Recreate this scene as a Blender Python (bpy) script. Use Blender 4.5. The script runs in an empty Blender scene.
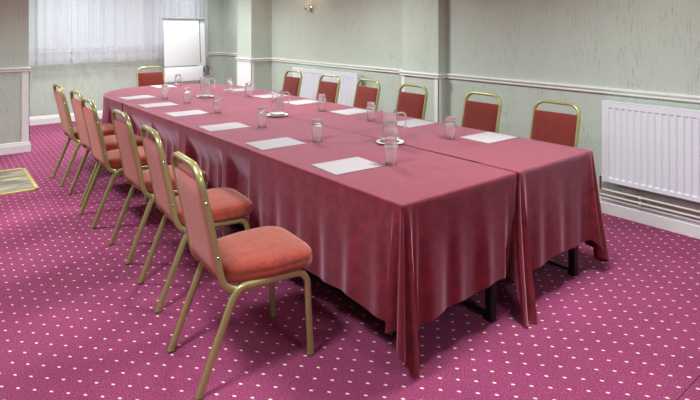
import bpy, bmesh, math, random
from mathutils import Vector, Matrix
PI = math.pi
random.seed(7)
C = bpy.context.scene.collection
sc = bpy.context.scene

# ------------------------------------------------------------------ materials
def srgb(r, g, b):
    f = lambda c: (c/255/12.92) if c/255 <= .04045 else ((c/255+.055)/1.055)**2.4
    return (f(r), f(g), f(b), 1)

def mat(name, col, rough=.6, metal=0, bump=0, bscale=200, var=0, vscale=8, sheen=0, sheentint=None, srough=.45, spec=None, trans=0, ior=1.45, coat=0):
    m = bpy.data.materials.new(name); m.use_nodes = True
    nt = m.node_tree; b = nt.nodes['Principled BSDF']
    b.inputs['Base Color'].default_value = col
    b.inputs['Roughness'].default_value = rough
    b.inputs['Metallic'].default_value = metal
    b.inputs['IOR'].default_value = ior
    b.inputs['Transmission Weight'].default_value = trans
    b.inputs['Coat Weight'].default_value = coat
    if sheen:
        b.inputs['Sheen Weight'].default_value = sheen
        b.inputs['Sheen Roughness'].default_value = srough; b.inputs['Specular IOR Level'].default_value = .15
        b.inputs['Sheen Tint'].default_value = sheentint or (1, .8, .8, 1)
    tc = nt.nodes.new('ShaderNodeTexCoord')
    if var:
        n = nt.nodes.new('ShaderNodeTexNoise'); n.inputs['Scale'].default_value = vscale
        n.inputs['Detail'].default_value = 6; n.inputs['Roughness'].default_value = .65
        nt.links.new(tc.outputs['Object'], n.inputs['Vector'])
        mr = nt.nodes.new('ShaderNodeMapRange')
        mr.inputs['From Min'].default_value = .3; mr.inputs['From Max'].default_value = .7
        mr.inputs['To Min'].default_value = 1-var; mr.inputs['To Max'].default_value = 1+var
        nt.links.new(n.outputs['Fac'], mr.inputs['Value'])
        mx = nt.nodes.new('ShaderNodeVectorMath'); mx.operation = 'SCALE'
        mx.inputs[0].default_value = col[:3]
        nt.links.new(mr.outputs['Result'], mx.inputs['Scale'])
        nt.links.new(mx.outputs[0], b.inputs['Base Color'])
    if bump:
        n2 = nt.nodes.new('ShaderNodeTexNoise'); n2.inputs['Scale'].default_value = bscale
        n2.inputs['Detail'].default_value = 3
        nt.links.new(tc.outputs['Object'], n2.inputs['Vector'])
        bp = nt.nodes.new('ShaderNodeBump'); bp.inputs['Strength'].default_value = bump
        bp.inputs['Distance'].default_value = .004
        nt.links.new(n2.outputs['Fac'], bp.inputs['Height'])
        nt.links.new(bp.outputs['Normal'], b.inputs['Normal'])
    return m

def node(nt, t, **kw):
    n = nt.nodes.new(t)
    for k, v in kw.items(): setattr(n, k, v)
    return n

def wallpaper(name, col):
    """embossed paper with vertical drip-like strokes"""
    m = mat(name, col, .75)
    nt = m.node_tree; b = nt.nodes['Principled BSDF']
    g = node(nt, 'ShaderNodeNewGeometry')
    def stretched(sxy, sz, detail=2, rough=.5):
        mp = node(nt, 'ShaderNodeMapping'); mp.inputs['Scale'].default_value = (sxy, sxy, sz)
        nt.links.new(g.outputs['Position'], mp.inputs['Vector'])
        n = node(nt, 'ShaderNodeTexNoise'); n.inputs['Scale'].default_value = 1
        n.inputs['Detail'].default_value = detail; n.inputs['Roughness'].default_value = rough
        nt.links.new(mp.outputs[0], n.inputs['Vector']); return n.outputs['Fac']
    def rng(v, a, c, lo=0, hi=1):
        r = node(nt, 'ShaderNodeMapRange'); r.inputs['From Min'].default_value = a; r.inputs['From Max'].default_value = c
        r.inputs['To Min'].default_value = lo; r.inputs['To Max'].default_value = hi
        nt.links.new(v, r.inputs['Value']); return r.outputs['Result']
    def mul(a, c, op='MULTIPLY'):
        q = node(nt, 'ShaderNodeMath', operation=op); nt.links.new(a, q.inputs[0])
        if isinstance(c, float): q.inputs[1].default_value = c
        else: nt.links.new(c, q.inputs[1])
        return q.outputs[0]
    strokes = rng(stretched(90, 8), .53, .66)
    beads = rng(stretched(100, 75), .40, .60)
    patches = rng(stretched(6.0, 2.0), .36, .60)
    s = mul(mul(strokes, beads), patches)
    fine = stretched(160, 45, 3)
    h = mul(mul(fine, .5), mul(s, -1.0), 'ADD')
    bp = node(nt, 'ShaderNodeBump'); bp.inputs['Strength'].default_value = .55; bp.inputs['Distance'].default_value = .004
    nt.links.new(h, bp.inputs['Height']); nt.links.new(bp.outputs['Normal'], b.inputs['Normal'])
    mx = node(nt, 'ShaderNodeMix', data_type='RGBA')
    mx.inputs['A'].default_value = col
    mx.inputs['B'].default_value = tuple(c*.42 for c in col[:3]) + (1,)
    nt.links.new(mul(s, .56), mx.inputs['Factor'])
    nt.links.new(mx.outputs['Result'], b.inputs['Base Color'])
    return m

def carpet():
    m = mat('carpet', srgb(150, 52, 98), .95)
    nt = m.node_tree; b = nt.nodes['Principled BSDF']
    g = node(nt, 'ShaderNodeNewGeometry')
    mp = node(nt, 'ShaderNodeMapping')
    # lattice pitch 0.11 m, dots at the corners and the centre of each square
    mp.vector_type = 'TEXTURE'
    mp.inputs['Location'].default_value = (2.561, 1.358, 0); mp.inputs['Rotation'].default_value = (0, 0, -.03)
    mp.inputs['Scale'].default_value = (.1097, .1097, 1)
    nt.links.new(g.outputs['Position'], mp.inputs['Vector'])
    def dots(off):
        a = node(nt, 'ShaderNodeVectorMath', operation='ADD'); a.inputs[1].default_value = (off+.5, off+.5, 0)
        nt.links.new(mp.outputs[0], a.inputs[0])
        f = node(nt, 'ShaderNodeVectorMath', operation='FRACTION'); nt.links.new(a.outputs[0], f.inputs[0])
        s = node(nt, 'ShaderNodeVectorMath', operation='SUBTRACT'); s.inputs[1].default_value = (.5, .5, 0)
        nt.links.new(f.outputs[0], s.inputs[0])
        r = node(nt, 'ShaderNodeMapping'); r.inputs['Rotation'].default_value = (0, 0, .95)
        nt.links.new(s.outputs[0], r.inputs['Vector'])
        q = node(nt, 'ShaderNodeVectorMath', operation='MULTIPLY'); q.inputs[1].default_value = (1/.082, 1/.042, 0)
        nt.links.new(r.outputs[0], q.inputs[0])
        l = node(nt, 'ShaderNodeVectorMath', operation='LENGTH'); nt.links.new(q.outputs[0], l.inputs[0])
        return l.outputs['Value']
    mn = node(nt, 'ShaderNodeMath', operation='MINIMUM')
    nt.links.new(dots(0), mn.inputs[0]); nt.links.new(dots(.5), mn.inputs[1])
    mr = node(nt, 'ShaderNodeMapRange'); mr.inputs['From Min'].default_value = .85; mr.inputs['From Max'].default_value = 1.1
    mr.inputs['To Min'].default_value = 1; mr.inputs['To Max'].default_value = 0
    nt.links.new(mn.outputs[0], mr.inputs['Value'])
    # mottled yarn: blue, plum and pink specks
    n = node(nt, 'ShaderNodeTexNoise'); n.inputs['Scale'].default_value = 240; n.inputs['Detail'].default_value = 2
    nt.links.new(g.outputs['Position'], n.inputs['Vector'])
    cr = node(nt, 'ShaderNodeValToRGB'); e = cr.color_ramp.elements
    e[0].position = .36; e[0].color = srgb(66, 34, 86)
    e[1].position = .68; e[1].color = srgb(205, 108, 150)
    x = e.new(.44); x.color = srgb(122, 42, 84)
    x = e.new(.56); x.color = srgb(156, 56, 98)
    nt.links.new(n.outputs['Fac'], cr.inputs['Fac'])
    n3 = node(nt, 'ShaderNodeTexNoise'); n3.inputs['Scale'].default_value = 1.7; n3.inputs['Detail'].default_value = 4
    nt.links.new(g.outputs['Position'], n3.inputs['Vector'])
    m3 = node(nt, 'ShaderNodeMapRange'); m3.inputs['From Min'].default_value = .3; m3.inputs['From Max'].default_value = .7
    m3.inputs['To Min'].default_value = .88; m3.inputs['To Max'].default_value = 1.1
    nt.links.new(n3.outputs['Fac'], m3.inputs['Value'])
    sc_ = node(nt, 'ShaderNodeVectorMath', operation='SCALE')
    nt.links.new(cr.outputs['Color'], sc_.inputs[0]); nt.links.new(m3.outputs['Result'], sc_.inputs['Scale'])
    mx = node(nt, 'ShaderNodeMix', data_type='RGBA'); mx.inputs['B'].default_value = srgb(250, 225, 210)
    nt.links.new(mr.outputs['Result'], mx.inputs['Factor']); nt.links.new(sc_.outputs[0], mx.inputs['A'])
    nt.links.new(mx.outputs['Result'], b.inputs['Base Color'])
    bp = node(nt, 'ShaderNodeBump'); bp.inputs['Strength'].default_value = .5; bp.inputs['Distance'].default_value = .004
    nt.links.new(n.outputs['Fac'], bp.inputs['Height']); nt.links.new(bp.outputs['Normal'], b.inputs['Normal'])
    return m

def sheer():
    m = bpy.data.materials.new('net_curtain'); m.use_nodes = True
    nt = m.node_tree; nt.nodes.clear()
    out = node(nt, 'ShaderNodeOutputMaterial')
    d = node(nt, 'ShaderNodeBsdfDiffuse'); d.inputs['Color'].default_value = srgb(236, 236, 244)
    t = node(nt, 'ShaderNodeBsdfTranslucent'); t.inputs['Color'].default_value = srgb(226, 226, 240)
    p = node(nt, 'ShaderNodeBsdfTransparent')
    a = node(nt, 'ShaderNodeMixShader'); a.inputs[0].default_value = .5
    c = node(nt, 'ShaderNodeMixShader'); c.inputs[0].default_value = .40
    nt.links.new(d.outputs[0], a.inputs[1]); nt.links.new(t.outputs[0], a.inputs[2])
    nt.links.new(a.outputs[0], c.inputs[1]); nt.links.new(p.outputs[0], c.inputs[2])
    nt.links.new(c.outputs[0], out.inputs['Surface'])
    return m

def emit(name, col, s):
    m = bpy.data.materials.new(name); m.use_nodes = True
    b = m.node_tree.nodes['Principled BSDF']
    b.inputs['Base Color'].default_value = col
    b.inputs['Emission Color'].default_value = col; b.inputs['Emission Strength'].default_value = s
    return m

def streaky_wood():
    m = mat('mat_surface', srgb(180, 170, 145), .35)
    nt = m.node_tree; b = nt.nodes['Principled BSDF']
    tc = node(nt, 'ShaderNodeTexCoord')
    mp = node(nt, 'ShaderNodeMapping'); mp.inputs['Rotation'].default_value = (0, 0, -.35); mp.inputs['Scale'].default_value = (1.6, 7, 1)
    nt.links.new(tc.outputs['Object'], mp.inputs['Vector'])
    n = node(nt, 'ShaderNodeTexNoise'); n.inputs['Scale'].default_value = 1.6; n.inputs['Detail'].default_value = 6; n.inputs['Distortion'].default_value = .6
    nt.links.new(mp.outputs[0], n.inputs['Vector'])
    cr = node(nt, 'ShaderNodeValToRGB'); e = cr.color_ramp.elements
    e[0].position = .34; e[0].color = srgb(104, 98, 94)
    e[1].position = .66; e[1].color = srgb(196, 184, 146)
    x = e.new(.5); x.color = srgb(142, 132, 114)
    nt.links.new(n.outputs['Fac'], cr.inputs['Fac']); nt.links.new(cr.outputs['Color'], b.inputs['Base Color'])
    return m

M = {}
M['wall'] = wallpaper('wallpaper', srgb(190, 200, 188))
M['carpet'] = carpet()
M['ceiling'] = mat('ceiling', srgb(240, 238, 230), .9, bump=.1)
M['trim'] = mat('white_gloss_paint', srgb(232, 232, 232), .35)
M['dado'] = mat('dado_paint', srgb(222, 224, 218), .4)
M['cloth'] = mat('plum_velvet_cloth', srgb(120, 34, 46), .95, bump=.35, bscale=300, var=.34, vscale=16, sheen=.85, sheentint=srgb(255, 206, 228), srough=.42)
M['seat'] = mat('salmon_velour', srgb(146, 60, 50), .85, bump=.45, bscale=220, var=.28, vscale=26, sheen=.7, sheentint=srgb(255, 222, 205))
M['backfab'] = mat('shaded_rust_velour', srgb(112, 43, 38), .85, bump=.3, bscale=260, var=.15, vscale=22, sheen=.4, sheentint=srgb(255, 215, 205))  # seat velour with the upright backs' shade put into a darker colour
M['rearfab'] = mat('salmon_weave', srgb(186, 88, 66), .85, bump=.3, bscale=300, var=.08, vscale=30, sheen=.3)
M['gold'] = mat('gold_lacquered_steel', srgb(178, 178, 118), .28, metal=.6)
M['darkbrass'] = mat('worn_brass_cap', srgb(98, 92, 62), .5, metal=.3)
M['bolt'] = mat('bright_bolt', srgb(230, 228, 215), .2, metal=1)
M['black'] = mat('black_steel', srgb(18, 18, 22), .4)
M['board'] = mat('table_board', srgb(120, 85, 60), .5, var=.1)
M['rad'] = mat('radiator_enamel', srgb(226, 228, 236), .3)
M['pipe'] = mat('pipe_paint', srgb(222, 216, 205), .4)
M['chrome'] = mat('chrome', srgb(190, 190, 185), .15, metal=1)
M['glass'] = mat('clear_glass', (1, 1, 1, 1), .0, trans=.92, ior=1.45)
M['water'] = mat('water', (1, 1, 1, 1), .02, trans=1, ior=1.33)
M['china'] = mat('white_china', srgb(240, 236, 232), .2, coat=.5)
M['paper'] = mat('note_paper', srgb(168, 160, 164), .8)
M['flip'] = mat('flipchart_white', srgb(232, 233, 234), .4)
M['grey'] = mat('grey_plastic', srgb(150, 158, 165), .5)
M['darkgrey'] = mat('dark_grey_plastic', srgb(105, 108, 118), .5)
M['blue'] = mat('blue_pen', srgb(30, 40, 110), .4)
M['net'] = sheer()
M['mat'] = streaky_wood()
M['brass'] = mat('brass_edging', srgb(205, 190, 110), .4, metal=.5)
M['shade'] = emit('lamp_glass', srgb(255, 236, 200), 3.0)
M['diffuser'] = emit('fill_diffuser', srgb(255, 248, 235), 6.0)
M['pane'] = mat('window_glass', (1, 1, 1, 1), .0, trans=1, ior=1.02)

# ------------------------------------------------------------------ mesh helpers
class MB:
    def __init__(s): s.v = []; s.f = []; s.sm = []
    def add(s, vs, fs, smooth=False):
        o = len(s.v); s.v += [tuple(v) for v in vs]; s.f += [tuple(i+o for i in f) for f in fs]; s.sm += [smooth]*len(fs)
    def box(s, x0, x1, y0, y1, z0, z1, bev=0):
        bm = bmesh.new(); bmesh.ops.create_cube(bm, size=1)
        for v in bm.verts: v.co = Vector(((x0+x1)/2+v.co.x*(x1-x0), (y0+y1)/2+v.co.y*(y1-y0), (z0+z1)/2+v.co.z*(z1-z0)))
        if bev: bmesh.ops.bevel(bm, geom=bm.edges[:], offset=bev, segments=3, affect='EDGES', profile=.5)
        s.bm(bm, bool(bev))
    def bm(s, bm, smooth=False, M_=None):
        if M_ is not None: bm.transform(M_)
        bm.verts.ensure_lookup_table(); bm.verts.index_update()
        s.add([v.co[:] for v in bm.verts], [[v.index for v in f.verts] for f in bm.faces], smooth); bm.free()
    def lathe(s, prof, cx=0, cy=0, n=32, smooth=True, close=True, z0=0):
        vs = []; fs = []
        for r, z in prof:
            for k in range(n):
                a = 2*PI*k/n; vs.append((cx+r*math.cos(a), cy+r*math.sin(a), z0+z))
        m = len(prof)
        for i in range(m-1):
            for k in range(n):
                fs.append((i*n+k, i*n+(k+1) % n, (i+1)*n+(k+1) % n, (i+1)*n+k))
        if close:
            fs.append(tuple(range(n-1, -1, -1))); fs.append(tuple((m-1)*n+k for k in range(n)))
        s.add(vs, fs, smooth)
    def tube(s, pts, w, h=None, n=10, up=Vector((0, 1, 0)), power=2.0, closed=False, caps=True):
        """sweep: superellipse profile, w along 'up'-like axis, h across"""
        h = h or w; P = [Vector(p) for p in pts]; N = len(P); vs = []; fs = []
        side = None
        for i, p in enumerate(P):
            if closed: t = (P[(i+1) % N]-P[i-1]).normalized()
            else: t = (P[min(i+1, N-1)]-P[max(i-1, 0)]).normalized()
            if side is None:
                a = up-t*up.dot(t)
                if a.length < 1e-4: a = Vector((1, 0, 0))-t*t.x
                side = a.normalized()
            else: side = (side-t*side.dot(t)).normalized()
            b = t.cross(side)
            for k in range(n):
                an = 2*PI*(k+.5)/n; c, q = math.cos(an), math.sin(an)
                e = 2/power
                vs.append(p+side*(w/2*math.copysign(abs(c)**e, c))+b*(h/2*math.copysign(abs(q)**e, q)))
        for i in range(N if closed else N-1):
            j = (i+1) % N
            for k in range(n): fs.append((i*n+k, i*n+(k+1) % n, j*n+(k+1) % n, j*n+k))
        if caps and not closed:
            fs.append(tuple(range(n-1, -1, -1))); fs.append(tuple((N-1)*n+k for k in range(n)))
        s.add(vs, fs, True)
    def build(s, name, m, parent=None, recalc=True):
        me = bpy.data.meshes.new(name); me.from_pydata(s.v, [], s.f); me.update()
        me.polygons.foreach_set('use_smooth', s.sm)
        if recalc:
            bm = bmesh.new(); bm.from_mesh(me); bmesh.ops.recalc_face_normals(bm, faces=bm.faces[:]); bm.to_mesh(me); bm.free()
        me.materials.append(m)
        try: me.set_sharp_from_angle(angle=math.radians(50))
        except Exception: pass
        me.polygons.foreach_set('use_smooth', s.sm)
        o = bpy.data.objects.new(name, me); C.objects.link(o)
        if parent: o.parent = parent
        return o

def fillet(pts, r, seg=6):
    """round the inner corners of a 3-D polyline"""
    P = [Vector(p) for p in pts]; out = [P[0]]
    for i in range(1, len(P)-1):
        a, b, c = P[i-1], P[i], P[i+1]
        rr = r[i-1] if isinstance(r, (list, tuple)) else r
        d1 = (a-b); d2 = (c-b); L = min(rr, d1.length*.49, d2.length*.49)
        p1 = b+d1.normalized()*L; p2 = b+d2.normalized()*L
        for k in range(seg+1):
            t = k/seg; out.append(p1*(1-t)**2+b*2*t*(1-t)+p2*t*t)
    out.append(P[-1]); return out

def tag(o, label, cat, group=None, kind=None):
    o['label'] = label; o['category'] = cat
    if group: o['group'] = group
    if kind: o['kind'] = kind
    return o
def empty(name, loc, rz=0):
    o = bpy.data.objects.new(name, None); C.objects.link(o); o.location = loc; o.rotation_euler = (0, 0, rz)
    o.empty_display_size = .1; return o
def struct(mb, name, m, parent=None):
    o = mb.build(name, m, parent)
    if not parent: o['kind'] = 'structure'
    return o
def copy_tree(o, parent=None):
    c = o.copy(); C.objects.link(c)
    if parent: c.parent = parent
    for ch in list(o.children): copy_tree(ch, c)
    return c

# ------------------------------------------------------------------ dimensions
W = 4.454; W2 = 4.65; YB = 9.64; YREAR = -2.4; XLEFT = -2.0; CEIL = 2.55
YP = 7.664; XP = 1.115                     # left wall stub
PX, PY0, PY1 = 4.33, 3.874, 4.42           # pilaster on the right wall
CX, CY0, CY1 = 4.09, 7.50, 7.96            # column in the far right corner
DZ0, DZ1 = .983, 1.036                     # dado rail

# ------------------------------------------------------------------ shell
mb = MB(); mb.box(XLEFT-.2, W2+.3, YREAR-.2, YB+.3, -.1, 0); struct(mb, 'floor', M['carpet'])
mb = MB(); mb.box(XLEFT-.2, W2+.3, YREAR-.2, YB+.3, CEIL, CEIL+.1); struct(mb, 'ceiling', M['ceiling'])
mb = MB()
mb.box(W, W+.4, YREAR-.2, CY0+.2, 0, CEIL)
mb.box(PX, W+.1, PY0, PY1, 0, CEIL)
mb.box(CX, W2+.2, CY0, CY1, 0, CEIL)
mb.box(W2, W2+.2, CY1, YB+.3, 0, CEIL)
struct(mb, 'wall_right', M['wall'])
WX0, WX1, WZ0, WZ1 = 1.50, 4.20, 1.15, 2.35
mb = MB()
mb.box(XP-.3, WX0, YB, YB+.3, 0, CEIL); mb.box(WX1, W2+.2, YB, YB+.3, 0, CEIL)
mb.box(WX0, WX1, YB, YB+.3, 0, WZ0); mb.box(WX0, WX1, YB, YB+.3, WZ1, CEIL)
struct(mb, 'wall_back', M['wall'])
mb = MB(); mb.box(XLEFT-.2, XP, YP, YB+.3, 0, CEIL); struct(mb, 'wall_alcove', M['wall'])
mb = MB(); mb.box(XLEFT-.2, XLEFT, YREAR-.2, YP, 0, CEIL); struct(mb, 'wall_left', M['wall'])
mb = MB(); mb.box(XLEFT, W, YREAR-.2, YREAR, 0, CEIL); struct(mb, 'wall_front', M['wall'])

# window
mb = MB()
t = .05
for a, b in ((WX0, WX0+t), (1.80, 1.90), (3.18, 3.34), (WX1-t, WX1)): mb.box(a, b, YB+.05, YB+.11, WZ0, WZ1, .006)
for a, b in ((WZ0, WZ0+t), (WZ1-t, WZ1)): mb.box(WX0, WX1, YB+.052, YB+.108, a, b, .006)
w = struct(mb, 'window_1', M['trim'])
mb = MB(); mb.box(WX0+.01, WX1-.01, YB+.075, YB+.08, WZ0+.01, WZ1-.01); mb.build('pane', M['pane'], w)
mb = MB(); mb.box(WX0-.02, WX1+.02, YB-.015, YB+.05, WZ0-.03, WZ0, .005); mb.build('window_sill', M['trim'], w)

# mouldings: profile swept along plan polyline, offset to the room side
def moulding(name, path, prof, m):
    """path: plan polyline, room on its left side; prof: (out, z)"""
    mb = MB(); P = [Vector((x, y)) for x, y in path]; vs = []; n = len(prof)
    for i, p in enumerate(P):
        d1 = (P[i]-P[i-1]).normalized() if i else None
        d2 = (P[i+1]-P[i]).normalized() if i < len(P)-1 else None
        n1 = Vector((-d1.y, d1.x)) if d1 else None; n2 = Vector((-d2.y, d2.x)) if d2 else None
        if n1 is None: o = n2
        elif n2 is None: o = n1
        else:
            o = (n1+n2); o = o/(o.dot(n1))
        for out, z in prof: vs.append((p.x+o.x*out, p.y+o.y*out, z))
    fs = []
    for i in range(len(P)-1):
        for k in range(n):
            fs.append((i*n+k, i*n+(k+1) % n, (i+1)*n+(k+1) % n, (i+1)*n+k))
    fs.append(tuple(range(n))); fs.append(tuple((len(P)-1)*n+k for k in range(n-1, -1, -1)))
    mb.add(vs, fs, False); return struct(mb, name, m)
dado = [(-.002, DZ0), (.014, DZ0), (.020, DZ0+.006), (.020, DZ0+.014), (.012, DZ0+.018), (.016, DZ0+.026), (.024, DZ0+.031), (.028, DZ0+.040), (.026, DZ0+.047), (.010, DZ1), (-.002, DZ1)]
base = [(-.002, 0), (.020, 0), (.020, .088), (.014, .094), (.016, .102), (.010, .108), (.011, .118), (.005, .128), (-.002, .130)]
right_path = [(W, YREAR), (W, PY0), (PX, PY0), (PX, PY1), (W, PY1), (W, CY0), (CX, CY0), (CX, CY1), (W2, CY1), (W2, YB)]
moulding('trim_1', right_path, dado, M['dado'])
moulding('baseboard_right', right_path, base, M['trim'])
moulding('trim_2', [(W2, YB), (XP, YB)], dado, M['dado'])
moulding('baseboard_back', [(W2, YB), (XP, YB)], base, M['trim'])
left_path = [(XP, YB), (XP, YP), (XLEFT, YP), (XLEFT, YREAR)]
moulding('trim_3', left_path, dado, M['dado'])
moulding('baseboard_left', left_path, base, M['trim'])
# white corner boards below the dado
mb = MB()
mb.box(PX-.006, PX, PY0-.006, PY0+.05, .125, DZ0); mb.box(PX-.006, PX+.05, PY0-.006, PY0, .125, DZ0)
mb.box(PX-.006, PX, PY1-.05, PY1, .125, DZ0)
struct(mb, 'trim_4', M['trim'])
mb = MB()
mb.box(CX-.006, CX, CY0-.006, CY1, .125, DZ0); mb.box(CX-.006, CX+.05, CY0-.006, CY0, .125, DZ0)
struct(mb, 'trim_5', M['trim'])
mb = MB()
mb.box(XP-.075, XP+.006, YP-.006, YP, .125, DZ0); mb.box(XP, XP+.006, YP-.006, YP+.06, .125, DZ0)
struct(mb, 'trim_6', M['trim'])

# ------------------------------------------------------------------ curtains
def curtain(x0, x1, zb, label, fold, amp, seed):
    rnd = random.Random(seed); mb = MB(); n = int((x1-x0)/.012); rows = 14; zt = 2.42; vs = []; fs = []
    ph = [rnd.uniform(0, 6.28) for _ in range(4)]
    for j in range(rows+1):
        v = j/rows
        for i in range(n+1):
            u = i/n; x = x0+u*(x1-x0)
            a = amp*(.75+.5*math.sin(x*4.1+ph[3]))
            y = a*math.sin(x*2*PI/fold+ph[0]+.5*math.sin(x*5+ph[1])+.15*v)+.35*a*math.sin(x*2*PI/fold*2.3+ph[2])
            z = zt+(zb-zt)*v+(.004*math.sin(x*9+ph[1]) if j == rows else 0)
            vs.append((x+.01*v*math.sin(x*7+ph[2]), 9.47+y, z))
    for j in range(rows):
        for i in range(n): fs.append((j*(n+1)+i, j*(n+1)+i+1, (j+1)*(n+1)+i+1, (j+1)*(n+1)+i))
    mb.add(vs, fs, True)
    o = mb.build('net_curtain', M['net']); tag(o, label, 'curtain', 'white net curtains across the window'); return o
curtain(1.36, 1.960, .942, 'white net curtain panel hanging furthest left, next to the alcove wall', .13, .045, 3)
curtain(1.970, 3.255, .952, 'wide white net curtain panel in the middle, left of the flipchart', .19, .022, 8)
curtain(3.268, 4.27, .960, 'white net curtain panel hanging behind the flipchart', .085, .034, 5)
mb = MB(); mb.tube([(1.28, 9.47, 2.437), (4.4, 9.47, 2.437)], .025); 
o = mb.build('curtain_rail', M['trim']); tag(o, 'white curtain rail above the window, over the net curtains', 'curtain rail')
for xx in (1.32, 2.8, 4.36):
    mb = MB(); mb.box(xx-.012, xx+.012, 9.47, YB, 2.42, 2.44); mb.build('bracket', M['trim'], o)

# ------------------------------------------------------------------ tables
XL, XM, XR, YN = 1.681, 2.55, 3.378, 1.714
S1, S2, S3, YC = 3.10, 4.459, 5.82, 6.42
RD = (XR-XL)/2; XC = (XL+XR)/2
def table(x0, x1, y0, y1, label, first):
    r = empty('folding_table', ((x0+x1)/2, (y0+y1)/2, 0))
    cx, cy = (x0+x1)/2, (y0+y1)/2
    mb = MB(); mb.box(x0+.012-cx, x1-.012-cx, y0+.012-cy, y1-.012-cy, .715, .742, .004); mb.build('table_top', M['board'], r)
    hx = (x1-x0)/2
    xr = x1-.186-cx; xl = x0+.22-cx
    for x, ya, yb in ((xr, y0+.032-cy, y1-.032-cy), (xl, y0+.30-cy, y1-.30-cy)):
        for y in (ya, yb):
            mb = MB(); mb.box(x-.022, x+.022, y-.022, y+.022, 0, .715, .004); mb.build('leg', M['black'], r)
        mb = MB(); mb.box(x-.012, x+.012, ya+.02, yb-.02, .02, .036, .003); mb.build('foot_rail', M['black'], r)
    tag(r, label, 'table', 'tables under the maroon cloths'); return r
e = .004
table(XL, XM-e, YN, S1-e, 'black-legged table under the cloth at the front left corner', 1)
table(XM+e, XR, YN, S1-e, 'black-legged table under the cloth at the front right corner', 1)
hid = 'table in the middle of the long run, covered by maroon cloth down to its legs'
for y0, y1 in ((S1, S2-e), (S2, S3-e)):
    for x0, x1 in ((XL, XM-e), (XM+e, XR)): table(x0, x1, y0, y1, hid, 0)
r = empty('round_ended_table', (XC, YC, 0))
def dplan(r_, y0, n=40):
    return [(XC-r_, y0)]+[(XC-r_*math.cos(PI*k/n), YC+r_*math.sin(PI*k/n)) for k in range(n+1)]+[(XC+r_, y0)]
def prism(pl, z0, z1):
    mb = MB(); n = len(pl)
    vs = [(x, y, z0) for x, y in pl]+[(x, y, z1) for x, y in pl]
    mb.add(vs, [tuple(range(n-1, -1, -1)), tuple(range(n, 2*n))]+[(i, (i+1) % n, n+(i+1) % n, n+i) for i in range(n)]); return mb
prism([(x-XC, y-YC) for x, y in dplan(RD-.015, S3+.01)], .715, .742).build('table_top', M['board'], r)
for x, y in ((-.55, -.45), (.55, -.45), (-.45, .25), (.45, .25)):
    mb = MB(); mb.box(x-.022, x+.022, y-.022, y+.022, 0, .715, .004); mb.build('leg', M['black'], r)
tag(r, 'round-ended table under the cloth at the far end of the run', 'table', 'tables under the maroon cloths')

# ------------------------------------------------------------------ tablecloths
def sstep(x): x = max(0, min(1, x)); return x*x*(3-2*x)
def cloth(label, outline, i0, i1, corners, seed, hem=.20, ripple=.012, period=.21, push=None, top=.75, extra=None):
    """outline: convex counter-clockwise plan corners as fine points; exposed run is a path (list of (x,y,nx,ny,tailweight,tailphase))"""
    rnd = random.Random(seed); ph = [rnd.uniform(0, 6.28) for _ in range(6)]
    path = extra
    N = len(path); rows = 26; rr = .010; vs = []; fs = []
    s = 0; prev = None
    for i, (x, y, nx, ny, s, tw, ts, tdrop, flare) in enumerate(path):
        w = (math.sin(s*2*PI/period+ph[0]+1.3*math.sin(s*2.1+ph[1]))*.6+math.sin(s*2*PI/(period*.52)+ph[2])*.15+math.sin(s*2*PI/(period*2.7)+ph[3])*.5)
        hz = hem+.012*math.sin(s*5.3+ph[4])+.006*math.sin(s*17+ph[5])+.008*w
        drop = top-hz+tdrop
        for j in range(rows+1):
            v = 0
            if j <= 4:
                a = PI/2*j/4; off = -rr+rr*math.sin(a); z = top-rr+rr*math.cos(a)
            else:
                v = (j-4)/(rows-4); z = top-rr-(drop-rr)*v
                vv = v*drop/.56
                off = ripple*w*sstep(vv*1.3)*(.35+.65*vv)*(1-tw)+.004*vv
                off += tw*(.030*math.cos(ts)+.028)*min(vv, 1.1)**.85
                if push:
                    off -= push(x, y)*sstep((v-.08)/.35)
            fx, fy = flare if isinstance(flare, tuple) else (nx*flare, ny*flare)
            vs.append((x+nx*off+fx*v*v, y+ny*off+fy*v*v, max(z, .006)))
    R = rows+1
    for i in range(N-1):
        for j in range(rows): fs.append((i*R+j, i*R+j+1, (i+1)*R+j+1, (i+1)*R+j))
    mb = MB(); mb.add(vs, fs, True)
    tp = [vs[i*R] for i in range(N)]+[(x, y, top) for x, y in outline]
    mb.add(tp, [tuple(range(len(tp)))], False)
    o = mb.build('tablecloth', M['cloth'], recalc=False)
    sm = o.modifiers.new('thickness', 'SOLIDIFY'); sm.thickness = .0025; sm.offset = -1; sm.use_rim = False
    tag(o, label, 'tablecloth', 'maroon tablecloths along the meeting table')
    return o

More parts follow.
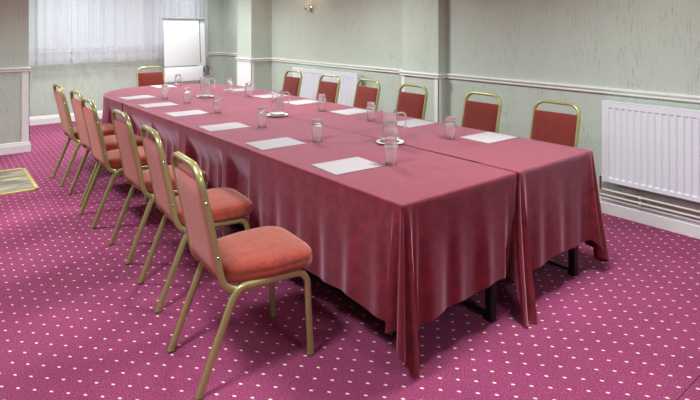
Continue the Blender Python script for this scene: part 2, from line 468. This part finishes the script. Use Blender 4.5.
def run(pts, r=.012, ds=.012, tails=None):
    """pts: plan polyline travelled with the outside on the RIGHT hand; corners rounded with radius r.
       tails: {corner index: (half width, drop, flare, skew)}"""
    tails = tails or {}
    P = [Vector(p) for p in pts]; out = []; s = 0; cs = {}
    for i in range(len(P)-1):
        d = (P[i+1]-P[i]).normalized(); nrm = Vector((d.y, -d.x)); L = (P[i+1]-P[i]).length
        a = r if i > 0 else 0; b = L-(r if i < len(P)-2 else 0)
        n = max(2, int((b-a)/ds))
        for k in range(n+1):
            q = P[i]+d*(a+(b-a)*k/n)
            out.append([q.x, q.y, nrm.x, nrm.y, s+(b-a)*k/n])
        s += b-a
        if i < len(P)-2:
            d2 = (P[i+2]-P[i+1]).normalized(); n2 = Vector((d2.y, -d2.x)); c = P[i+1]-d*r-nrm*r
            turn = d.cross(d2)
            A = 18; arc = .05
            for k in range(1, A):
                th = k/A
                nn = (nrm*math.cos(th*PI/2)+n2*math.sin(th*PI/2))
                q = P[i+1]-nrm*r-n2*r+nn*r
                out.append([q.x, q.y, nn.x, nn.y, s+arc*th])
            cs[i+1] = s+arc/2; s += arc
    res = []
    for x, y, nx, ny, ss in out:
        tw = ts = td = fl = 0
        for k, (hw, drop, flare, skew, amp) in tails.items():
            u = (ss-cs[k])/hw
            if abs(u) < 1:
                tw = sstep((1-abs(u))*2.2); w_ = tw; ts = u*hw/.0235*PI/1.15+.4
                td = drop*max(0, 1-abs(u-skew)/(1-abs(skew)))**.8; sheet = isinstance(flare, tuple); fl = (flare[0]*tw, flare[1]*tw) if sheet else flare*tw; tw = tw*amp*(.25 if (sheet and u < -.1) else 1)
        res.append((x, y, nx, ny, ss, tw, ts, td, fl))
    return res
g = .003
def push_l(x, y):
    m = 0
    for yc in (3.12, 3.835, 4.635, 5.275, 5.99):
        m = max(m, 1-sstep((abs(y-yc)-.25)/.09))
    return .065*m
def push_r(x, y):
    m = 0
    if x < XL+.03: return push_l(x, y)
    for yc in (2.29, 2.97, 3.79, 4.48, 5.16, 5.94):
        d = abs(y-yc); m = max(m, 1-sstep((d-.26)/.08))
    return .135*m if x > XR-.1 else 0
# front left: down the left side, across the front, back into the gap between the two cloths
p = run([(XL, S1-g), (XL, YN), (XM-g, YN), (XM-g, YN+.22)], tails={1: (.115, .20, .0, .38, 1), 2: (.13, 0, -.085, 0, 0)})
cloth('maroon cloth on the front left table, its corner trailing to the carpet', [(XM-g, YN+.22), (XM-g, S1-g)][::1], 0, 0, None, 11, hem=.20, ripple=.017, extra=p)
# front right
p = run([(XM+.008, YN+.25), (XM+.008, YN-.006), (XR, YN-.002), (XR, S1-g)], tails={1: (.095, .27, (-.085, -.095), .2, .7), 2: (.09, .16, .03, .1, 1)})
cloth('maroon cloth on the front right table, draped nearest the wide radiator', [(XR-.01, S1-g), (XM+g, S1-g)], 0, 0, None, 23, hem=.19, extra=p, push=push_r)
for k, (y0, y1, n1, n2) in enumerate(((S1, S2, 'second', 'second'), (S2, S3, 'third', 'third'))):
    p = run([(XL+.006, y1-g), (XL+.006, y0+g)])
    cloth('maroon cloth on the left side, %s table back from the camera' % n1, [(XM-g, y0+g), (XM-g, y1-g)], 0, 0, None, 31+k, hem=.20, ripple=.016, period=.15, extra=p, push=push_l)
    p = run([(XR, y0+g), (XR, y1-g)])
    cloth('maroon cloth on the right side, %s table back from the camera' % n2, [(XM+g, y1-g), (XM+g, y0+g)], 0, 0, None, 41+k, hem=.20, extra=p, push=push_r)
# D end
pp = []; s = 0; L = YC-S3
n = 30
for k in range(n): pp.append((XR, S3+g+(L-g)*k/n, 1, 0, L*k/n))
for k in range(161):
    a = PI*k/160; pp.append((XC+RD*math.cos(a), YC+RD*math.sin(a), math.cos(a), math.sin(a), L+RD*a))
for k in range(1, n+1): pp.append((XL, YC-(L-g)*k/n, -1, 0, L+RD*PI+L*k/n))
def push_d(x, y):
    if y > YC+.3: return .12*(1-sstep((abs(x-2.60)-.27)/.1))
    return push_r(x, y)
cloth('maroon pleated cloth over the rounded far end of the table', [], 0, 0, None, 57, hem=.14, ripple=.022, period=.115, extra=[q+(0, 0, 0, 0) for q in pp], push=push_d)

# ------------------------------------------------------------------ chairs
def make_chair():
    r = empty('banquet_chair', (0, 0, 0))
    hw = .197
    # two leg frames, each leg a part of its own with the rail between
    for sgn in (-1, 1):
        y = sgn*hw
        rear = fillet([(0, y, 0), (.150, y, .37), (.185, y, .413), (.30, y, .409)], [.05, .05], 6)
        front = fillet([(.30, y, .409), (.487, y, .402), (.519, y, .36), (.537, y, 0)], [.045, .05], 6)
        mb = MB(); mb.tube(rear, .024, .031, n=12, power=3.2); mb.build('rear_leg', M['gold'], r)
        mb = MB(); mb.tube(front, .024, .031, n=12, power=3.2); mb.build('front_leg', M['gold'], r)
        for x, z in ((0.003, .006), (.5365, .006)):
            mb = MB(); mb.box(x-.0168, x+.0168, y-.013, y+.013, 0, .010, .003); mb.build('foot_cap', M['darkbrass'], r)
    for x in (.20, .46):
        mb = MB(); mb.tube([(x, -hw, .405), (x, hw, .405)], .018, .018, n=8); mb.build('crossbar', M['gold'], r)
    # back frame: an inverted U leaning back
    L = [(.27, .392), (.165, .400), (.118, .428), (.100, .480), (.080, .594), (.052, .727), (.022, .86), (.009, .93), (.003, .96)]
    pts = []
    yb = .184
    left = [Vector((x, -yb-.012*0, z)) for x, z in L[:-2]]
    arch = [Vector((.009, -yb, .945)), Vector((.001, -yb+.02, .985)), Vector((-.003, -yb+.09, .991)), Vector((-.003, 0, .993))]
    half = fillet(left+[Vector((.006, -yb+.002, .965))] , .03, 3)[:-1]
    top = []
    R = .085
    zt = .954
    for k in range(9):
        a = PI/2*k/8
        z = zt-R+R*math.sin(a); top.append(Vector((.022-(z-.86)*.18, -yb+R-R*math.cos(a), z)))
    h1 = [p for p in half if p.z < zt-R-.005 or p.x > .1]+top
    full = h1+[Vector((p.x, -p.y, p.z)) for p in reversed(h1)]
    mb = MB(); mb.tube(full, .022, .029, n=12, power=3.2); mb.build('back_frame', M['gold'], r)
    # back pad: rows follow the frame's lean
    def padsurf(mb, zs, yh, front, backo):
        pass
    nz, ny = 16, 12
    def bx(z):
        for (x0, z0), (x1, z1) in zip(L, L[1:]):
            if z0 <= z <= z1: return x0+(x1-x0)*(z-z0)/(z1-z0)
        return L[-1][0]
    def slab(t0, t1, zb, zt_, name, m_):
        bm = bmesh.new(); grid = {}
        for side in (0, 1):
            for i in range(nz+1):
                for j in range(ny+1):
                    v = i/nz; u = j/ny*2-1
                    z = zb+v*(zt_-zb); yy = u*(yb-.006)
                    edge = min(1, (1-abs(u))*6)**.5*min(1, min(v, 1-v)*10)**.5
                    th = t1 if side else t0
                    if abs(th) > .004: th = th*(.5+.5*edge)+(.006*math.cos(u*PI/2)*math.sin(v*PI) if side else 0)
                    if v > .88: yy *= 1-.06*((v-.88)/.12)**2
                    grid[side, i, j] = bm.verts.new((bx(z)+th, yy, z))
        for side in (0, 1):
            for i in range(nz):
                for j in range(ny):
                    q = [grid[side, i, j], grid[side, i, j+1], grid[side, i+1, j+1], grid[side, i+1, j]]
                    bm.faces.new(q if side else q[::-1])
        for i in range(nz):
            for j in (0, ny): bm.faces.new([grid[0, i, j], grid[0, i+1, j], grid[1, i+1, j], grid[1, i, j]])
        for j in range(ny):
            for i in (0, nz): bm.faces.new([grid[0, i, j], grid[0, i, j+1], grid[1, i, j+1], grid[1, i, j]])
        mb = MB(); mb.bm(bm, True); return mb.build(name, m_, r)
    slab(-.003, .026, .455, .882, 'backrest', M['backfab'])
    o = slab(-.014, -.003, .455, .880, 'back_panel', M['rearfab']); o['label'] = 'paler salmon cloth on the rear of the backrest'
    # seat cushion
    def outline(k):
        pts = []; x0, x1, wr, wf = .112, .576, .178, .220
        n = 64
        for i in range(n):
            a = 2*PI*i/n; c, s_ = math.cos(a), math.sin(a); e = 2/5.0
            X = (x0+x1)/2+(x1-x0)/2*k_scale(k)*math.copysign(abs(c)**e, c)
            t = (X-x0)/(x1-x0); wv = wr+(wf-wr)*sstep(t*1.8)
            Y = wv*k_scale(k)*math.copysign(abs(s_)**e, s_)
            pts.append((X, Y))
        return pts
    lv = [(.95, .421), (.985, .425), (1.0, .438), (1.0, .452), (.990, .460), (.996, .466), (.985, .478), (.955, .488), (.88, .496), (.7, .503), (.4, .508), (.12, .509)]
    def k_scale(k): return lv[k][0]
    vs = []; n = 64
    for k, (sc_, z) in enumerate(lv):
        for X, Y in outline(k): vs.append((X, Y, z))
    fs = []
    for k in range(len(lv)-1):
        for i in range(n): fs.append((k*n+i, k*n+(i+1) % n, (k+1)*n+(i+1) % n, (k+1)*n+i))
    fs.append(tuple(range(n-1, -1, -1))); fs.append(tuple((len(lv)-1)*n+i for i in range(n)))
    mb = MB(); mb.add(vs, fs, True); mb.build('seat', M['seat'], r)
    for sgn in (-1, 1):
        for z in (.56, .80):
            mb = MB(); bm = bmesh.new()
            bmesh.ops.create_uvsphere(bm, u_segments=10, v_segments=6, radius=.006)
            for v in bm.verts: v.co = Vector((v.co.x+bx(z), v.co.y*.6+sgn*(yb+.010), v.co.z+z))
            mb.bm(bm, True); mb.build('bolt', M['bolt'], r)
    return r
proto = make_chair()
GL = 'banquet chairs along the left side'; GR = 'banquet chairs along the wall side'
left = [(.936, 2.335, -4.5, 'gold-framed chair nearest the camera, its whole salmon seat in view'),
        (1.045, 3.12, -5, 'gold-framed chair directly behind the nearest one, left side of table'),
        (1.088, 3.835, -.6, 'third gold-framed chair back from the camera on the left side'),
        (1.070, 4.635, 0, 'fourth gold-framed chair back from the camera on the left side'),
        (1.125, 5.275, 1.5, 'fifth left-side chair, second nearest to the curtained window'),
        (1.112, 5.99, 0, 'furthest left-side chair, closest to the curtained window')]
first = True
for x, y, rz, lab in left:
    c = proto if first else copy_tree(proto); first = False
    c.location = (x, y, 0); c.rotation_euler = (0, 0, math.radians(rz)); tag(c, lab, 'chair', GL)
right = [(3.85, 2.235, 1, 'chair across the table standing closest to the wide radiator at right'),
         (3.85, 2.920, -1, 'chair across the table, second from right, in front of bare wall'),
         (3.85, 3.760, 0, 'chair across the table in front of the pilaster with white strips'),
         (3.85, 4.430, -1, 'chair across the table beside the valve end of the far radiator'),
         (3.85, 5.130, 1, 'chair across the table in front of the middle of the far radiator'),
         (3.85, 5.910, 1, 'chair across the table at the left end of the far radiator')]
for x, y, rz, lab in right:
    c = copy_tree(proto); c.location = (x, y, 0); c.rotation_euler = (0, 0, PI+math.radians(rz)); tag(c, lab, 'chair', GR)
c = copy_tree(proto); c.location = (2.625, 7.77, 0); c.rotation_euler = (0, 0, -PI/2)
tag(c, 'chair at the rounded head of the table, under the window', 'chair')

# ------------------------------------------------------------------ tableware
ZT = .7505
def make_glass():
    mb = MB(); n = 10
    outer = [(.0285, 0), (.030, .003), (.0335, .045), (.0390, .098), (.0375, .112), (.0315, .124), (.0310, .152), (.0300, .155)]
    inner = [(.0235, 0), (.0270, .004), (.0305, .045), (.0360, .097), (.0345, .110), (.0270, .122), (.010, .126)]
    def ring(r, z, facet):
        out = []
        N = 40
        for k in range(N):
            a = 2*PI*k/N
            f = math.cos(PI/n)/math.cos(((a+PI/n) % (2*PI/n))-PI/n) if facet else 1
            out.append((r*f*math.cos(a), r*f*math.sin(a), z))
        return out
    vs = []; N = 40; prof = [(r, z, .003 < z < .115) for r, z in outer[::-1]]+[(r, z, False) for r, z in inner]
    for r, z, f in prof: vs += ring(r, z, f)
    fs = []
    for i in range(len(prof)-1):
        for k in range(N): fs.append((i*N+k, i*N+(k+1) % N, (i+1)*N+(k+1) % N, (i+1)*N+k))
    fs.append(tuple(range(N-1, -1, -1))); fs.append(tuple((len(prof)-1)*N+k for k in range(N)))
    mb.add(vs, fs, True)
    mb.v = [(x*1.07, y*1.07, z) for x, y, z in mb.v]
    return mb.build('tumbler', M['glass'])
gl = make_glass()
glasses = [(2.126, 2.259, 'clear faceted tumbler nearest the camera, in front of the nearest jug'),
 (2.936, 2.517, 'clear tumbler standing alone near the table\'s right edge, closest to the wide radiator'),
 (2.153, 3.023, 'clear tumbler beside the second notepad of the left row'),
 (2.978, 3.407, 'clear tumbler just behind the nearest jug, towards the wall chairs'),
 (2.136, 3.742, 'clear tumbler in front of the middle water jug'),
 (2.971, 4.093, 'clear tumbler to the right of the middle water jug'),
 (2.163, 4.597, 'clear tumbler in the left row, between the middle and furthest jugs'),
 (2.199, 5.389, 'clear tumbler just left of the furthest water jug'),
 (2.133, 5.834, 'clear tumbler in the left row nearest the rounded table end'),
 (2.727, 6.984, 'clear tumbler at the very head of the table, in front of the flipchart'),
 (3.010, 6.051, 'clear tumbler behind and right of the furthest jug, by the corner column'),
 (2.917, 5.412, 'clear tumbler right of the furthest jug, in front of the white column panel')]
for i, (x, y, lab) in enumerate(glasses):
    o = gl if i == 0 else gl.copy()
    if i: C.objects.link(o)
    o.location = (x, y, ZT); o.rotation_euler = (0, 0, random.uniform(0, 1)); tag(o, lab, 'glass', 'tumblers set along the table')

def make_jug():
    r = empty('water_jug', (0, 0, 0)); N = 40
    outer = [(.058, 0), (.064, .004), (.0655, .012), (.063, .035), (.055, .085), (.048, .135), (.0465, .165), (.0475, .190), (.052, .212)]
    inner = [(.0495, .212), (.0448, .190), (.0438, .165), (.0453, .135), (.0523, .085), (.060, .035), (.0615, .016), (.050, .008)]
    vs = []
    prof = outer+inner
    for r_, z in prof:
        for k in range(N):
            a = 2*PI*k/N; s_ = max(0, math.cos(a))**10*sstep((z-.175)/.035)
            q = r_+.016*s_; vs.append((q*math.cos(a), r_*math.sin(a), z+.004*s_))
    fs = []
    for i in range(len(prof)-1):
        for k in range(N): fs.append((i*N+k, i*N+(k+1) % N, (i+1)*N+(k+1) % N, (i+1)*N+k))
    fs.append(tuple(range(N-1, -1, -1))); fs.append(tuple((len(prof)-1)*N+k for k in range(N)))
    mb = MB(); mb.add(vs, fs, True); mb.build('jug_body', M['glass'], r)
    mb = MB()
    h = fillet([(-.045, 0, .196), (-.085, 0, .205), (-.108, 0, .185), (-.104, 0, .12), (-.092, 0, .095)], .03, 6)
    mb.tube(h, .015, .012, n=10); mb.build('handle', M['glass'], r)
    mb = MB(); ins = [(.0, .0078), (.0503, .0078), (.0620, .0162), (.0605, .035), (.0528, .085), (.0458, .134), (.0, .1345)]
    mb.lathe([(max(a, .0005), z) for a, z in ins], n=32); mb.build('water', M['water'], r)
    return r
def make_saucer():
    mb = MB(); mb.lathe([(.045, 0), (.050, .002), (.075, .008), (.093, .013), (.0935, .0155), (.090, .0165), (.072, .0125), (.048, .008), (.001, .0075)], n=48)
    return mb.build('saucer', M['china'])
jug = make_jug(); sau = make_saucer()
vr = .6285; 
for i, (x, y, lab, slab) in enumerate([(2.509, 2.676, 'glass water jug nearest the camera, its handle to the right', 'white saucer under the nearest water jug'),
        (2.498, 4.106, 'glass water jug in the middle of the three along the centre', 'white saucer under the middle water jug'),
        (2.526, 5.685, 'glass water jug furthest from the camera, before the flipchart', 'white saucer under the furthest water jug')]):
    j = jug if i == 0 else copy_tree(jug); s_ = sau if i == 0 else sau.copy()
    if i: C.objects.link(s_)
    j.location = (x, y, ZT+.008); j.rotation_euler = (0, 0, PI-math.radians(38.9)+.12*(i-1)); s_.location = (x, y, ZT)
    tag(j, lab, 'jug', 'water jugs down the middle of the table'); tag(s_, slab, 'saucer', 'saucers under the jugs')

def make_pad():
    r = empty('notepad', (0, 0, 0))
    mb = MB(); mb.box(-.163, .163, -.128, .128, 0, .0035, .0008); mb.build('pages', M['paper'], r)
    mb = MB()
    for k in range(24):
        x = -.15+.3*k/23; mb.tube([(x, .1215, .0036), (x, .1250, .0052), (x, .1287, .0036)], .0022, n=5)
    mb.build('wire_binding', M['darkgrey'], r); return r
pad = make_pad()
pads = [(1.922, 2.403, -4, 'white notepad nearest the camera, on the front left of the table'),
 (1.905, 3.160, -2, 'second notepad back in the left row, beside a tumbler'),
 (1.905, 3.930, -3, 'third notepad back in the left row'),
 (1.935, 4.748, -2, 'fourth notepad back in the left row'),
 (1.915, 5.430, 0, 'fifth notepad back in the left row'),
 (1.940, 6.142, 2, 'furthest notepad in the left row, by the curved table end'),
 (3.185, 2.376, -1, 'notepad in the wall-side row nearest the wide radiator'),
 (3.165, 3.114, 1, 'wall-side notepad just behind the nearest jug'),
 (3.155, 3.886, 3, 'wall-side notepad in front of the chair beside the radiator valve'),
 (3.150, 4.689, 2, 'wall-side notepad right of the middle water jug'),
 (3.145, 5.330, 4, 'wall-side notepad behind the middle water jug'),
 (3.145, 6.063, 0, 'furthest notepad of the wall-side row, near the corner column'),
 (2.563, 7.050, -88, 'notepad at the head of the table in front of the end chair')]
for i, (x, y, rz, lab) in enumerate(pads):
    o = pad if i == 0 else copy_tree(pad)
    o.location = (x, y, ZT); o.rotation_euler = (0, 0, math.radians(rz)); tag(o, lab, 'notepad', 'notepads laid out at each seat')

# ------------------------------------------------------------------ radiators
def radiator(y0, y1, label, valve_y, grp='panel radiators on the right wall'):
    z0, z1 = .288, .935; xf = W-.10; L = y1-y0
    r = empty('panel_radiator', (W-.05, (y0+y1)/2, 0)); cy = (y0+y1)/2; ox = W-.05
    # corrugated front: profile along y, recessed channels between the margins
    pitch = .05; m_ = .035; n = int((L-2*m_)/pitch); vs = []; fs = []
    ys = [0]
    st = (L-n*pitch)/2
    for k in range(n):
        a = st+k*pitch
        ys += [a+.006, a+.012, a+.038, a+.044]
    ys.append(L)
    zs = [z0, z0+.030, z0+.042, z1-.058, z1-.046, z1]
    nz = len(zs)
    for i, y in enumerate(ys):
        groove = (i-1) % 4 in (1, 2) and 0 < i < len(ys)-1
        for k, z in enumerate(zs):
            d = .007 if (groove and 2 <= k <= 3) else 0
            vs.append((xf-ox+d, y0-cy+y, z))
    for i in range(len(ys)-1):
        for k in range(nz-1): fs.append((i*nz+k, i*nz+k+1, (i+1)*nz+k+1, (i+1)*nz+k))
    mb = MB(); mb.add(vs, fs, False)
    # edges round the sheet
    xb = xf-ox+.022
    a, b = y0-cy, y1-cy
    mb.add([(xf-ox, a, z0), (xf-ox, a, z1), (xb, a, z1), (xb, a, z0), (xf-ox, b, z0), (xf-ox, b, z1), (xb, b, z1), (xb, b, z0)],
           [(0, 1, 2, 3), (7, 6, 5, 4), (1, 5, 6, 2), (0, 3, 7, 4), (3, 2, 6, 7)])
    mb.build('front_panel', M['rad'], r)
    mb = MB(); mb.box(W-.055-ox, W-.03-ox, a+.01, b-.01, z0+.01, z1-.01, .004); mb.build('rear_panel', M['rad'], r)
    mb = MB(); mb.box(xf-ox-.002, W-.028-ox, a-.002, b+.002, z1-.004, z1+.002, .002)
    mb.build('top_grille', M['rad'], r)
    mb = MB()
    for s_ in (a, b): mb.box(xf-ox+.004, W-.028-ox, s_-.003 if s_ < 0 else s_-.001, s_+.001 if s_ < 0 else s_+.003, z0+.004, z1)
    mb.build('side_panel', M['rad'], r)
    mb = MB()
    for q in (.25, .75):
        mb.box(W-.03-ox, W-ox-.001, a+L*q-.02, a+L*q+.02, z0+.1, z1-.05)
    mb.build('wall_bracket', M['rad'], r)
    tag(r, label, 'radiator', grp); return r, cy, ox
ra, cy, ox = radiator(.55, 2.136, 'wide white panel radiator on the wall, right of the table', 2.15)
mb = MB(); mb.tube(fillet([(W-.065-ox, 2.13-cy, .32), (W-.065-ox, 2.165-cy, .32), (W-.065-ox, 2.165-cy, .212)], .02), .018, n=10)
mb.build('valve', M['chrome'], ra)
rb, cy, ox = radiator(5.25, 6.74, 'white panel radiator far off on the wall, behind the chair backs', 5.2)
mb = MB(); mb.lathe([(.012, 0), (.02, .006), (.02, .045), (.015, .055), (.001, .056)], n=16)
me = mb
for i, v in enumerate(mb.v): mb.v[i] = (W-.07-ox+v[0], 5.25-cy-.085+v[2], .885+v[1])
mb.tube([(W-.07-ox, 5.25-cy-.03, .885), (W-.07-ox, 5.25-cy+.02, .885)], .02, n=10)
mb.build('valve', M['grey'], rb)
for z, x, lab in ((.208, W-.055, 'upper of two painted heating pipes under the wide radiator'), (.163, W-.050, 'lower of two painted heating pipes, just above the skirting')):
    mb = MB(); y1 = 2.175
    mb.tube([(x, -1.9, z), (x, y1, z)], .016, n=10)
    o = mb.build('heating_pipe', M['pipe']); tag(o, lab, 'pipe', 'pipes under the wide radiator')
    for y in (-.6, .6, 1.86):
        mb = MB(); mb.box(x-.010, W-.001, y-.009, y+.009, z-.011, z+.011, .002); mb.build('pipe_clip', M['trim'], o)

# ------------------------------------------------------------------ wall lamps
def lamp():
    r = empty('wall_lamp', (0, 0, 0))
    mb = MB(); mb.lathe([(.028, 0), (.028, .006), (.018, .012), (.001, .013)], n=20)
    for i, v in enumerate(mb.v): mb.v[i] = (-v[2]-.001, v[0], v[1]*1.6)
    mb.build('back_plate', M['chrome'], r)
    mb = MB(); mb.tube(fillet([(-.01, 0, -.02), (-.03, 0, -.055), (-.055, 0, -.035), (-.095, 0, -.01)], .02), .010, n=8)
    mb.tube([(-.03, 0, -.05), (-.02, 0, .09)], .006, n=8)
    mb.lathe([(.001, -.03), (.013, -.026), (.010, -.012), (.016, 0), (.02, .01), (.001, .012)], cx=-.095, n=16)
    mb.build('arm', M['chrome'], r)
    mb = MB(); mb.lathe([(.008, .012), (.008, .155)], cx=-.095, n=12); mb.build('candle_tube', M['trim'], r)
    mb = MB(); mb.lathe([(.035, .165), (.055, .20), (.065, .24), (.060, .29)], cx=-.095, n=24, close=False); mb.build('lamp_shade', M['shade'], r)
    return r
lp = lamp(); lp.location = (W, 6.40, 1.79); tag(lp, 'small chrome wall lamp high above the far radiator', 'lamp', 'wall lamps on the right wall')
l2 = copy_tree(lp); l2.location = (W, 1.42, 1.765); tag(l2, 'chrome wall lamp at the top right above the wide radiator', 'lamp', 'wall lamps on the right wall')
def point(loc, e, r=.05, col=(1, .86, .66)):
    l = bpy.data.lights.new('bulb', 'POINT'); l.energy = e; l.shadow_soft_size = r; l.color = col
    o = bpy.data.objects.new('bulb', l); C.objects.link(o); o.location = loc; return o
point((W-.2, 6.40, 2.16), 3.0); point((W-.2, 1.42, 2.14), 2.2)

# added fill lights, unseen above the frame: round drums with a lamp under each
def added_ceil_light():
    r = empty('added_ceiling_light', (0, 0, 0))
    mb = MB(); mb.lathe([(.20, 0), (.20, -.03), (.17, -.035)], n=32); mb.build('rim', M['trim'], r)
    mb = MB(); mb.lathe([(.165, -.036), (.13, -.05), (.001, -.055)], n=32); mb.build('diffuser', M['diffuser'], r); return r
CLs = [(2.8, 1.7, 48), (.3, 1.9, 46), (2.9, 4.6, 50), (.1, 5.3, 54), (2.8, 7.2, 54), (1.9, 8.5, 34), (3.75, 8.75, 15), (1.4, -1.0, 40)]
cl = None
for i, (x, y, en) in enumerate(CLs):
    o = added_ceil_light() if cl is None else copy_tree(cl); cl = cl or o
    o.location = (x, y, CEIL); tag(o, 'added round white drum light on the ceiling, out of view', 'ceiling light', 'added ceiling lights over the meeting table')
    l = bpy.data.lights.new('ceiling_fill', 'AREA'); l.shape = 'DISK'; l.size = .5; l.energy = en; l.color = (.90, .985, .975); l.spread = math.radians(155)
    q = bpy.data.objects.new('ceiling_fill', l); C.objects.link(q); q.location = (x, y, CEIL-.09)

# ------------------------------------------------------------------ flipchart
r = empty('flipchart_easel', (3.55, 9.0, 0)); fx, fy = 3.55, 9.0
def tilt(mb, k=.07, zr=.9):
    mb.v = [(x, y+(z-zr)*k, z) for x, y, z in mb.v]; return mb
mb = MB(); mb.box(3.28-fx, 4.005-fx, -.012, .012, .84, 1.655, .004); tilt(mb).build('board', M['flip'], r)
mb = MB(); mb.box(3.265-fx, 4.015-fx, -.04, .02, 1.65, 1.685, .006); tilt(mb).build('clamp_bar', M['grey'], r)
mb = MB(); mb.box(3.285-fx, 3.90-fx, -.026, -.014, .86, 1.65, .001); tilt(mb).build('paper_pad', M['flip'], r)
mb = MB(); mb.box(3.26-fx, 3.86-fx, -.03, -.012, .848, .858, .001); tilt(mb).build('pad_edge', M['darkgrey'], r)
mb = MB(); mb.box(3.905-fx, 3.915-fx, -.02, -.012, .90, 1.64, .001); tilt(mb).build('side_slot', M['darkgrey'], r)
mb = MB(); mb.box(3.275-fx, 3.945-fx, -.03, -.008, .60, .845, .004); tilt(mb).build('lower_panel', M['flip'], r)
for x, y0, y1 in ((-.17, -.03, .06), (.34, -.03, .06), (0.09, .42, .08)):
    mb = MB(); mb.tube([(x*1.1, y0, 0), (x, y1+.03, 1.6)], .025, n=10); mb.build('leg', M['grey'], r)
tag(r, 'white flipchart easel with blank paper standing before the net curtains', 'flipchart')
r = empty('pen_pot', (4.005, 8.93, 0))
mb = MB(); mb.lathe([(.032, .69), (.036, .70), (.038, .80), (.035, .80), (.033, .70), (.001, .698)], n=20)
mb.build('pot', M['darkgrey'], r)
mb = MB(); mb.box(-.05, .0, .028, .04, .74, .79); mb.build('hook', M['darkgrey'], r)
tag(r, 'small grey pen pot hooked on the flipchart\'s right edge', 'pen pot')
for dx, dy, tl, m_, lab in ((-.012, 0, .05, 'black', 'dark grey pen, leftmost in the grey pot'), (.008, .008, -.03, 'blue', 'white pen with a blue cap standing tallest in the grey pot'), (.014, -.010, .06, 'darkgrey', 'dark pen leaning right in the grey pot')):
    mb = MB(); hz = .14 if m_ != 'blue' else .165
    mb.tube([(0, 0, 0), (tl*.3, 0, hz-.05)], .013, n=10); o = mb.build('marker_pen', M['flip'] if m_ == 'blue' else M['darkgrey'])
    o.location = (4.005+dx, 8.93+dy, .702)
    mb = MB(); mb.tube([(tl*.3, 0, hz-.05), (tl*.45, 0, hz)], .015, n=10); mb.build('cap', M[m_ if m_ != 'darkgrey' else 'black'], o)
    tag(o, lab, 'marker pen', 'pens in the flipchart pot')

# ------------------------------------------------------------------ mat by the left wall
r = empty('floor_mat', (.2, 6.31, 0)); a0, a1, b0, b1 = -.35-.2, .94-.2, 5.83-6.31, 6.80-6.31
mb = MB(); mb.box(a0+.03, a1-.03, b0+.03, b1-.03, 0, .010); mb.build('mat_surface', M['mat'], r)
mb = MB()
for q in ((a0, a1, b0, b0+.035), (a0, a1, b1-.035, b1), (a0, a0+.035, b0, b1), (a1-.035, a1, b0, b1)): mb.box(*q, 0, .013, .003)
mb.build('edging', M['brass'], r)
r.rotation_euler = (0, 0, -.02)
tag(r, 'grey and cream streaked floor panel with yellow edging by the left wall', 'floor panel')

# carpet join, front right
mb = MB()
mb.tube([(2.25, .893, .0005), (4.43, .88, .0005)], .003, .002, n=6); o = struct(mb, 'trim_7', mat('carpet_join', srgb(60, 18, 36), .9))

# ------------------------------------------------------------------ world, camera, view
wd = bpy.data.worlds.new('World'); sc.world = wd; wd.use_nodes = True
bg = wd.node_tree.nodes['Background']; bg.inputs['Color'].default_value = (.93, .97, 1.0, 1); bg.inputs['Strength'].default_value = .82
cam = bpy.data.cameras.new('camera'); co = bpy.data.objects.new('camera', cam); C.objects.link(co)
co.location = (0, 0, 1.545); co.rotation_euler = (PI/2, 0, -math.radians(38.937))
cam.sensor_width = 36; cam.lens = 541.868/700*36; cam.shift_y = -(200-25.715)/700; cam.clip_start = .05
sc.camera = co
sc.view_settings.view_transform = 'Standard'; sc.view_settings.look = 'None'
sc.view_settings.exposure = 0; sc.view_settings.gamma = 1
sc.view_settings.use_curve_mapping = False
